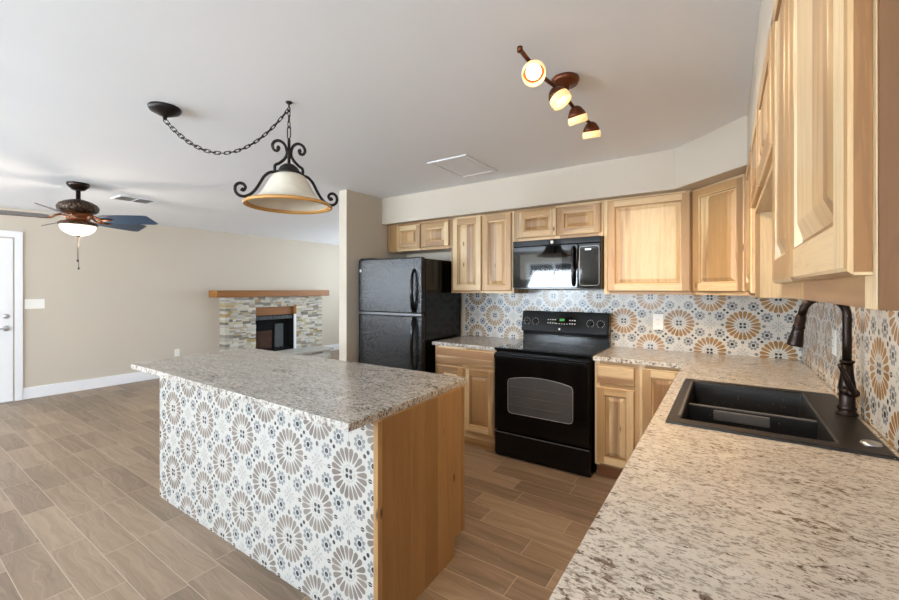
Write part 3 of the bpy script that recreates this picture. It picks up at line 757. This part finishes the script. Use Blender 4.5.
MB().tube(path, .0145, 14).build('spout', 'bronze', fa)
tip = Vector(fp(2*R_+.004, zc-.015)); dr_ = (Vector(fp(2*R_+.026, zc-.14))-tip).normalized()
sp = MB().lathe([(0, -.012), (.015, -.012), (.018, 0), (.018, .03), (.021, .034), (.021, .042), (.019, .046), (.024, .085), (.027, .112), (.026, .118), (0, .118)], M=aim(tip, dr_), n=24)
so = sp.build('spray_head', 'bronze', fa)
MB().lathe([(0, .003), (.008, .002), (.009, 0), (0, 0)], M=aim(tip+dr_*.062-Vector(sd)*-.0+Vector((0, -1, 0))*.0205, (0, -1, .1)), n=14).build('spray_button', 'blackm', so)
hv = MB().lathe([(0, .046), (.016, .044), (.02, .03), (.02, 0), (0, 0)], M=aim((0, -.018, .095), (.25, -1, .0)), n=20)
hv.tube(spline([(.008, -.052, .095), (-.004, -.066, .125), (-.020, -.072, .165), (-.034, -.074, .205)], 5), [.012]*5+[.010]*5+[.008]*5+[.007], 10)
hv.build('lever_handle', 'bronze', fa)
hc = MB().lathe([(0, .008), (.018, .008), (.0235, .006), (.026, .001), (.026, 0), (0, 0)], (0, 0, 0), 28)
tag(hc.build('sink_hole_cover', 'silver', loc=(.378, 1.812, sz+.010)), 'small round silver hole cover on the near corner of the sink deck', 'hole cover')

# ------------------------------------------------------------------ outlets and switches
def wall_plate(name, label, cat, loc, rz, w, h, n, kind, group=None):
    """local: faces -y"""
    t = thing(name, label, cat, loc, rz, group)
    MB().box(-w/2, w/2, -.006, 0, -h/2, h/2).build('plate', 'plate', t, bevel=.002)
    for i in range(n):
        x = (i-(n-1)/2)*.046
        if kind == 'switch':
            MB().box(x-.005, x+.005, -.016, -.005, -.004, .012).build('toggle', 'plate', t, bevel=.001)
        else:
            for s_ in (-1, 1):
                r = MB().box(x-.016, x+.016, -.008, -.005, s_*.020-.013, s_*.020+.013).build('receptacle', 'plate', t, bevel=.004)
                MB().box(x-.007, x-.005, -.0086, -.007, s_*.020-.005, s_*.020+.005).box(x+.005, x+.007, -.0086, -.007, s_*.020-.005, s_*.020+.005).build('slot', 'slot', r)
    return t
wall_plate('light_switch', 'three-gang white light switch plate on the wall beside the front door', 'light switch', (XL, 1.332, 1.219), PI/2, .185, .125, 3, 'switch')
wall_plate('wall_outlet', 'white outlet low on the left wall just above the island corner', 'outlet', (XL, 2.985, .37), PI/2, .075, .12, 1, 'outlet', 'wall outlets')
wall_plate('wall_outlet', 'white outlet in the warm-tinted tile backsplash right of the range', 'outlet', (-.467, 3.752, 1.142), 0, .075, .13, 1, 'outlet', 'wall outlets')
wall_plate('wall_outlet', 'white outlet on the right tile wall behind the faucet', 'outlet', (.437, 2.69, 1.155), -PI/2, .08, .125, 1, 'outlet', 'wall outlets')

# ------------------------------------------------------------------ fireplace
fpx = XL+.175; fy0, fy1 = 3.66, 5.72
fi = thing('fireplace', 'stacked stone fireplace with orange-stained wood mantel on the far left wall', 'fireplace', (XL, 4.69, 0))
Wf = lambda m, n, mt, par=fi, **k: world_child(m.build(n, mt, **k), par)
by0, by1, bz0, bz1, lz = 4.225, 5.045, .20, .905, 1.095
st = MB(); rnd = random.Random(5)
rows = [.0+.0485*i for i in range(27)]
for z in rows:
    z1 = min(z+.0475, 1.262)
    def course(a, b, side=False):
        p = a
        while p < b-.001:
            L = rnd.uniform(.05, .17); e = min(b, p+L)
            if b-e < .06: e = b
            dep = rnd.uniform(0, .022); hh = z1
            tone = (rnd.random(), rnd.random(), 0, 1)
            if rnd.random() < .6 and e-p > .07:
                zm = (z+z1)/2; st.box(XL+.0015, fpx+dep, p, e-.002, z, zm-.001, 'y', tone=tone); st.box(XL+.0015, fpx+rnd.uniform(0, .02), p, e-.002, zm, hh, 'y', tone=(rnd.random(), 0, 0, 1))
            else: st.box(XL+.0015, fpx+dep, p, e-.002, z, hh, 'y', tone=tone)
            p = e
    if z+.02 < bz0 or z+.03 > lz: course(fy0, fy1)
    else: course(fy0, by0); course(by1+.04, fy1)
Wf(st, 'stone_surround', 'stone')
Wf(MB().box(XL+.0015, fpx+.12, 3.475, 5.83, 1.265, 1.385, 'y', False), 'mantel', 'mantel', bevel=.008, seg=3)
Wf(MB().box(XL+.02, fpx-.05, by0, by1+.04, bz1, lz, 'y', False).box(XL+.02, fpx+.012, by1, by1+.04, bz1, lz), 'lintel_board', 'mantel')
Wf(MB().box(XL+.02, fpx+.01, by1, by1+.04, bz0, bz1), 'side_trim', 'white')
fb = MB().box(XL+.0015, XL+.012, by0, by1, bz0, bz1).box(XL+.012, fpx-.02, by0, by0+.012, bz0, bz1).box(XL+.012, fpx-.02, by1-.012, by1, bz0, bz1).box(XL+.012, fpx-.02, by0+.012, by1-.012, bz1-.012, bz1).box(XL+.012, fpx-.02, by0+.012, by1-.012, bz0, bz0+.012)
fbo = Wf(fb, 'firebox', 'soot')
hb_ = MB()
for i in range(9): hb_.box(fpx-.06, fpx-.03, by0+.02+i*.0875, by0+.10+i*.0875, bz1-.085, bz1-.014)
hb_.build('brick_header', 'sootg', fbo, bevel=.004)
MB().box(XL+.012, XL+.03, by0+.05, by0+.42, bz0+.02, bz0+.40).build('sooty_brick_back', 'brick', fbo)
MB().box(XL+.012, XL+.05, by0+.48, by0+.66, bz0+.02, bz0+.52).build('damper_flue', 'sootg', fbo, bevel=.01)
gr = MB()
for i in range(7): gr.tube([(XL+.03, by0+.12+i*.09, bz0+.06), (fpx-.03, by0+.12+i*.09, bz0+.06)], .008, 6)
gr.tube([(fpx-.04, by0+.1, bz0+.05), (fpx-.04, by1-.1, bz0+.05)], .009, 6); gr.tube([(fpx-.04, by0+.14, bz0+.05), (fpx-.04, by0+.14, bz0+.012)], .008, 6); gr.tube([(fpx-.04, by1-.14, bz0+.05), (fpx-.04, by1-.14, bz0+.012)], .008, 6)
gr.build('fire_grate', 'soot', fbo)
Wf(MB().box(XL+.0015, -6.73, fy0-.05, 5.62, .155, .198, 'y', False), 'hearth_slab', 'hearth', bevel=.004)
hs = MB()
for z in (0, .052, .104):
    p = fy0
    while p < 5.56:
        e = min(5.57, p+rnd.uniform(.12, .3)); hs.box(XL+.02, -6.78+rnd.uniform(0, .02), p, e-.003, z, z+.05, 'y', tone=(rnd.random()*.6, 0, 0, 1)); p = e
Wf(hs, 'hearth_base', 'stone')

# ------------------------------------------------------------------ ceiling fan
fc = Vector((-5.14, 1.22, 0))
fn = thing('ceiling_fan', 'bronze ceiling fan with dark blades and lit white bowl light', 'ceiling fan', (fc.x, fc.y, ZC))
q = lambda z: z-ZC
MB().lathe([(0, 0), (.085, 0), (.088, -.012), (.080, -.03), (.05, -.062), (.03, -.07), (0, -.07)], n=32).build('canopy', 'bronze', fn)
MB().lathe([(.018, -.06), (.018, -.15), (.035, -.155), (.035, -.17), (0, -.17)], n=18).build('downrod', 'bronze', fn)
MB().lathe([(0, -.155), (.05, -.158), (.10, -.175), (.142, -.200), (.158, -.230), (.152, -.262), (.125, -.280), (0, -.285)], n=40).build('motor_housing', 'motor', fn)
MB().lathe([(0, -.284), (.11, -.286), (.09, -.325), (.085, -.35), (.10, -.365), (.135, -.372), (.142, -.385), (.138, -.405), (0, -.405)], n=36).build('light_fitter', 'copper', fn)
MB().lathe([(.138, -.380), (.148, -.386), (.148, -.402), (.136, -.406)], n=40, closed=True).build('fitter_ring', 'motor', fn)
prof = [(.136, -.400)]+[(.136*math.cos(a), -.405-.095*math.sin(a)) for a in [PI/2*k/8 for k in range(1, 9)]]
MB().lathe(prof[:-1]+[(0, -.500)], n=40).build('light_bowl', 'fanglass', fn)
MB().lathe([(0, -.499), (.014, -.499), (.018, -.510), (.008, -.525), (0, -.525)], n=14).build('finial', 'bronze', fn)
for k, (L, ox) in enumerate(((.225, -.022), (.30, .014))):
    m = MB().tube([(ox, 0, -.515), (ox, 0, -.515-L)], .0022, 6).lathe([(0, .014), (.007, .008), (.008, -.004), (0, -.014)], (ox, 0, -.515-L), 10); m.build('pull_chain', 'bronze', fn)
cr, cf = Vector((math.cos(TH), math.sin(TH))), Vector((-math.sin(TH), math.cos(TH)))
for k in range(5):
    a = math.radians(7+72*k); d = cr*math.cos(a)+cf*math.sin(a); az = math.atan2(d.y, d.x)
    e = bpy.data.meshes  # blade outline in its own frame, pitched about its length
    out = [(.20, -.05), (.25, -.072), (.45, -.084), (.60, -.086), (.645, -.076), (.658, 0), (.672, .074), (.63, .086), (.45, .084), (.25, .072), (.20, .05)]
    m = MB(); n = len(out); M = Matrix.Rotation(az, 4, 'Z') @ Matrix.Translation((0, 0, q(2.085))) @ Matrix.Rotation(math.radians(-19), 4, 'X')
    pts = [M @ Vector((x, y, .004)) for x, y in out]+[M @ Vector((x, y, -.004)) for x, y in out]
    m.poly(pts, [list(range(n)), list(range(n, 2*n))[::-1]]+[[i, n+i, n+(i+1) % n, (i+1) % n] for i in range(n)], 'x', False)
    b = m.build('blade', 'blade' if k in (0, 1) else 'bladeb', fn)
    ir = MB(); M2 = Matrix.Rotation(az, 4, 'Z')
    ir.tube([M2 @ Vector(p) for p in spline([(.09, 0, q(2.125)), (.15, .018, q(2.105)), (.19, 0, q(2.078)), (.26, -.02, q(2.074)), (.30, 0, q(2.076))], 4)], .009, 8)
    ir.tube([M2 @ Vector(p) for p in spline([(.09, 0, q(2.125)), (.15, -.025, q(2.11)), (.20, -.03, q(2.078)), (.27, .02, q(2.074))], 4)], .007, 8)
    ir.build('blade_bracket', 'copper', b)
fl = bpy.data.lights.new('fan_lamp', 'POINT'); fl.energy = 14; fl.color = (1, .85, .68); fl.shadow_soft_size = .12
o = bpy.data.objects.new('fan_lamp', fl); o.location = (fc.x, fc.y, q(0)+ZC+1.86); C.objects.link(o)

# ------------------------------------------------------------------ swag pendant
hk = Vector((-1.955, 1.329, ZC)); cn = Vector((-2.585, .980, ZC))
pl = thing('pendant_lamp', 'swag pendant with alabaster bell shade and black iron scrolls above the island', 'pendant lamp', tuple(hk))
rel = cn-hk
MB().lathe([(0, 0), (.076, 0), (.080, -.008), (.072, -.024), (.03, -.045), (.012, -.05), (.008, -.07), (0, -.07)], tuple(rel), 32).build('canopy', 'iron', pl)
MB().lathe([(0, 0), (.017, 0), (.017, -.006), (.005, -.014), (.004, -.03), (0, -.03)], n=14).tube([Vector((.010*math.sin(a), 0, -.040+.012*math.cos(a))) for a in [PI*1.6*k/10 for k in range(11)]], .0035, 8).build('ceiling_hook', 'iron', pl)
def chain(P, link=.040, r=.0026, wd=.0095):
    m = MB(); P = [Vector(p) for p in P]; L = [0]
    for a, b in zip(P, P[1:]): L.append(L[-1]+(b-a).length)
    n = max(1, round(L[-1]/(link*.74)))
    def at(s):
        for i in range(len(P)-1):
            if s <= L[i+1]+1e-9: return P[i].lerp(P[i+1], (s-L[i])/max(1e-9, L[i+1]-L[i]))
        return P[-1]
    for k in range(n):
        s = (k+.5)*L[-1]/n; c = at(s); t = (at(min(L[-1], s+.01))-at(max(0, s-.01))).normalized()
        u = t.cross(Vector((0, 0, 1)));
        if u.length < .05: u = Vector((1, 0, 0))
        u.normalize(); w = t.cross(u); u2 = u if k % 2 else w
        u2 = (u2+(w if k % 2 else u)*.35).normalized()
        hl = link/2-wd*.9
        ring = [c+t*(hl if math.cos(a) > 0 else -hl)+t*wd*.9*math.cos(a)+u2*wd*math.sin(a) for a in [2*PI*j/14 for j in range(14)]]
        m.tube(ring, r, 6, close=True)
    return m
a0, a1 = rel+Vector((0, 0, -.07)), Vector((0, 0, -.035))
sw = [a0.lerp(a1, t)+Vector((0, 0, -4*.212*t*(1-t))) for t in [k/40 for k in range(41)]]
chain(sw).build('swag_chain', 'iron', pl)
chain([(0, 0, -.045), (0, 0, -.138)], .036).build('drop_chain', 'iron', pl)
lk = MB().tube([Vector((.014*math.sin(a), 0, -.166+(.020 if math.cos(a) > 0 else -.018)+.014*math.cos(a))) for a in [2*PI*j/18 for j in range(18)]], .003, 8, close=True); lk.build('loop', 'iron', pl)
zz = lambda y: 2.4894-y/853.8-ZC
ev = (cr*math.cos(math.radians(30))+cf*math.sin(math.radians(30)))
E3 = Vector((ev.x, ev.y, 0))
MB().tube([(0, 0, zz(228)), (0, 0, zz(352))], .008, 10).lathe([(0, .03), (.012, .02), (.014, 0), (.008, -.02), (0, -.03)], (0, 0, zz(300)), 14).build('stem', 'iron', pl)
MB().lathe([(0, zz(342)), (.026, zz(345)), (.045, zz(358)), (.056, zz(376)), (.066, zz(380)), (.066, zz(390)), (0, zz(390))], n=32).build('shade_cap', 'iron', pl)
ups = [(60, 392), (60, 358), (42, 344), (20, 322), (9, 298), (12, 272), (22, 252), (42, 241), (62, 249), (71, 268), (64, 286), (50, 288), (45, 275), (52, 270)]
dns = [(60, 387), (82, 392), (104, 412), (121, 443), (139, 475), (160, 499), (183, 511), (205, 509), (219, 493), (219, 470), (205, 456), (188, 458), (180, 472), (188, 484), (197, 479)]
for sg in (-1, 1):
    for nm, P in (('upper_scroll', ups), ('lower_scroll', dns)):
        pth = spline([E3*(sg*x/854)+Vector((0, 0, zz(y))) for x, y in P], 6); n = len(pth)
        MB().tube(pth, [.0078]*(n-12)+[.0078+.0035*k/12 for k in range(12)], 10).build(nm, 'iron', pl)
prof = [(.060, zz(389)), (.080, zz(398)), (.098, zz(418)), (.113, zz(445)), (.129, zz(470)), (.152, zz(497)), (.184, zz(515)), (.212, zz(525)), (.221, zz(530))]
inn = [(r-.005, z-.003) for r, z in prof[::-1]]
MB().lathe(prof+inn, n=56, closed=True).build('shade', 'alab', pl)
MB().lathe([(.207, zz(521)), (.216, zz(523)), (.225, zz(531)), (.225, zz(538)), (.218, zz(540)), (.211, zz(533)), (.199, zz(526))], n=56, closed=True).build('amber_rim', 'amber', pl)
MB().lathe([(0, zz(388)), (.018, zz(388)), (.018, zz(430)), (.03, zz(455)), (.032, zz(478)), (.02, zz(498)), (0, zz(502))], n=20).build('bulb', 'plate', pl)

# ------------------------------------------------------------------ track light with four heads
tk = thing('track_light', 'bronze ceiling track light with four small lit glass heads', 'track light', (-.641, 1.93, ZC))
T0 = Vector((-.641, 1.93, ZC))
cm = MB().lathe([(0, 0), (.064, 0), (.066, -.010), (.058, -.028), (.02, -.034), (.012, -.085), (0, -.085)], n=32); cm.build('canopy', 'tbronze', tk)
za = 2.332
bar = [Vector((-.654, 1.44, za))-T0, Vector((-.648, 1.65, za-.012))-T0, Vector((-.640, 1.87, za+.006))-T0, Vector((-.630, 2.10, za-.012))-T0, Vector((-.616, 2.36, za))-T0]
MB().tube(spline(bar, 8), .0085, 10).lathe([(0, .012), (.011, .009), (.011, -.009), (0, -.012)], tuple(bar[0]), 12).build('track_bar', 'tbronze', tk)
heads = [((-.638, 1.535), (.30, -.60, -.75)), ((-.628, 1.80), (.485, .05, -.8)), ((-.622, 2.055), (.12, .42, -1)), ((-.616, 2.295), (-.05, .36, -1))]
for k, ((hx, hy), d) in enumerate(heads):
    d = Vector(d).normalized(); c = Vector((hx, hy, 2.283))
    h = MB().lathe([(0, -.052), (.012, -.050), (.028, -.038), (.040, -.018), (.0455, .0), (.043, .0), (.026, -.030), (0, -.042)], M=aim(c-T0, d), n=28)
    neck = c-d*.045-T0
    h.tube([Vector((hx-.004, hy-.01, za-.008))-T0, neck], .007, 8)
    ho = h.build('lamp_head', 'tbronze', tk)
    MB().lathe([(.0455, -.001), (.048, .014), (.046, .034), (.043, .034), (.0445, .014), (.0425, -.001)], M=aim(c-T0, d), n=28, closed=True).build('glass_shade', 'amberglass', ho)
    MB().lathe([(0, .018), (.018, .016), (.030, .006), (.030, -.006), (0, -.012)], M=aim(c-T0, d), n=20).build('bulb', 'bulb', ho)
    sl = bpy.data.lights.new('track_lamp', 'SPOT'); sl.energy = (8, 11, 25, 27)[k]; sl.color = (1, .72, .42); sl.spot_size = math.radians(135); sl.spot_blend = .8; sl.shadow_soft_size = .035
    so = bpy.data.objects.new('track_lamp', sl); so.matrix_world = aim(c+d*.05, -d); C.objects.link(so)

# ------------------------------------------------------------------ ceiling register and access panel
vt = thing('ceiling_vent', 'white louvered air vent on the ceiling right of the fan', 'vent', (-5.52, 1.795, ZC))
MB().grid([-.15, -.125, .125, .15], [-.18, -.155, -.008, .008, .155, .18], {(1, 1), (1, 3)}, -.012, 0).build('frame', 'white', vt, bevel=.003)
lv_ = MB()
for i in range(10):
    x = -.112+i*.025; lv_.poly([(x-.010, -.155, -.003), (x-.008, -.155, -.002), (x+.007, -.155, -.010), (x+.005, -.155, -.011), (x-.010, .155, -.003), (x-.008, .155, -.002), (x+.007, .155, -.010), (x+.005, .155, -.011)], [[0, 1, 2, 3], [4, 7, 6, 5], [0, 4, 5, 1], [1, 5, 6, 2], [2, 6, 7, 3], [3, 7, 4, 0]])
lv_.build('louvers', 'ventgrey', vt)
MB().box(-.125, .125, -.155, .155, -.0015, -.0005).build('backing', 'ventgrey', vt)
hp = thing('ceiling_access_panel', 'square white access panel in the kitchen ceiling before the cabinets', 'ceiling panel', (-1.80, 2.85, ZC))
MB().grid([-.185, -.15, .15, .185], [-.26, -.225, .225, .26], {(1, 1)}, -.008, 0).build('frame', 'ceil', hp, bevel=.003)
MB().box(-.142, .142, -.217, .217, -.006, -.001).build('panel', 'ceil', hp)
bpy.context.view_layer.update()
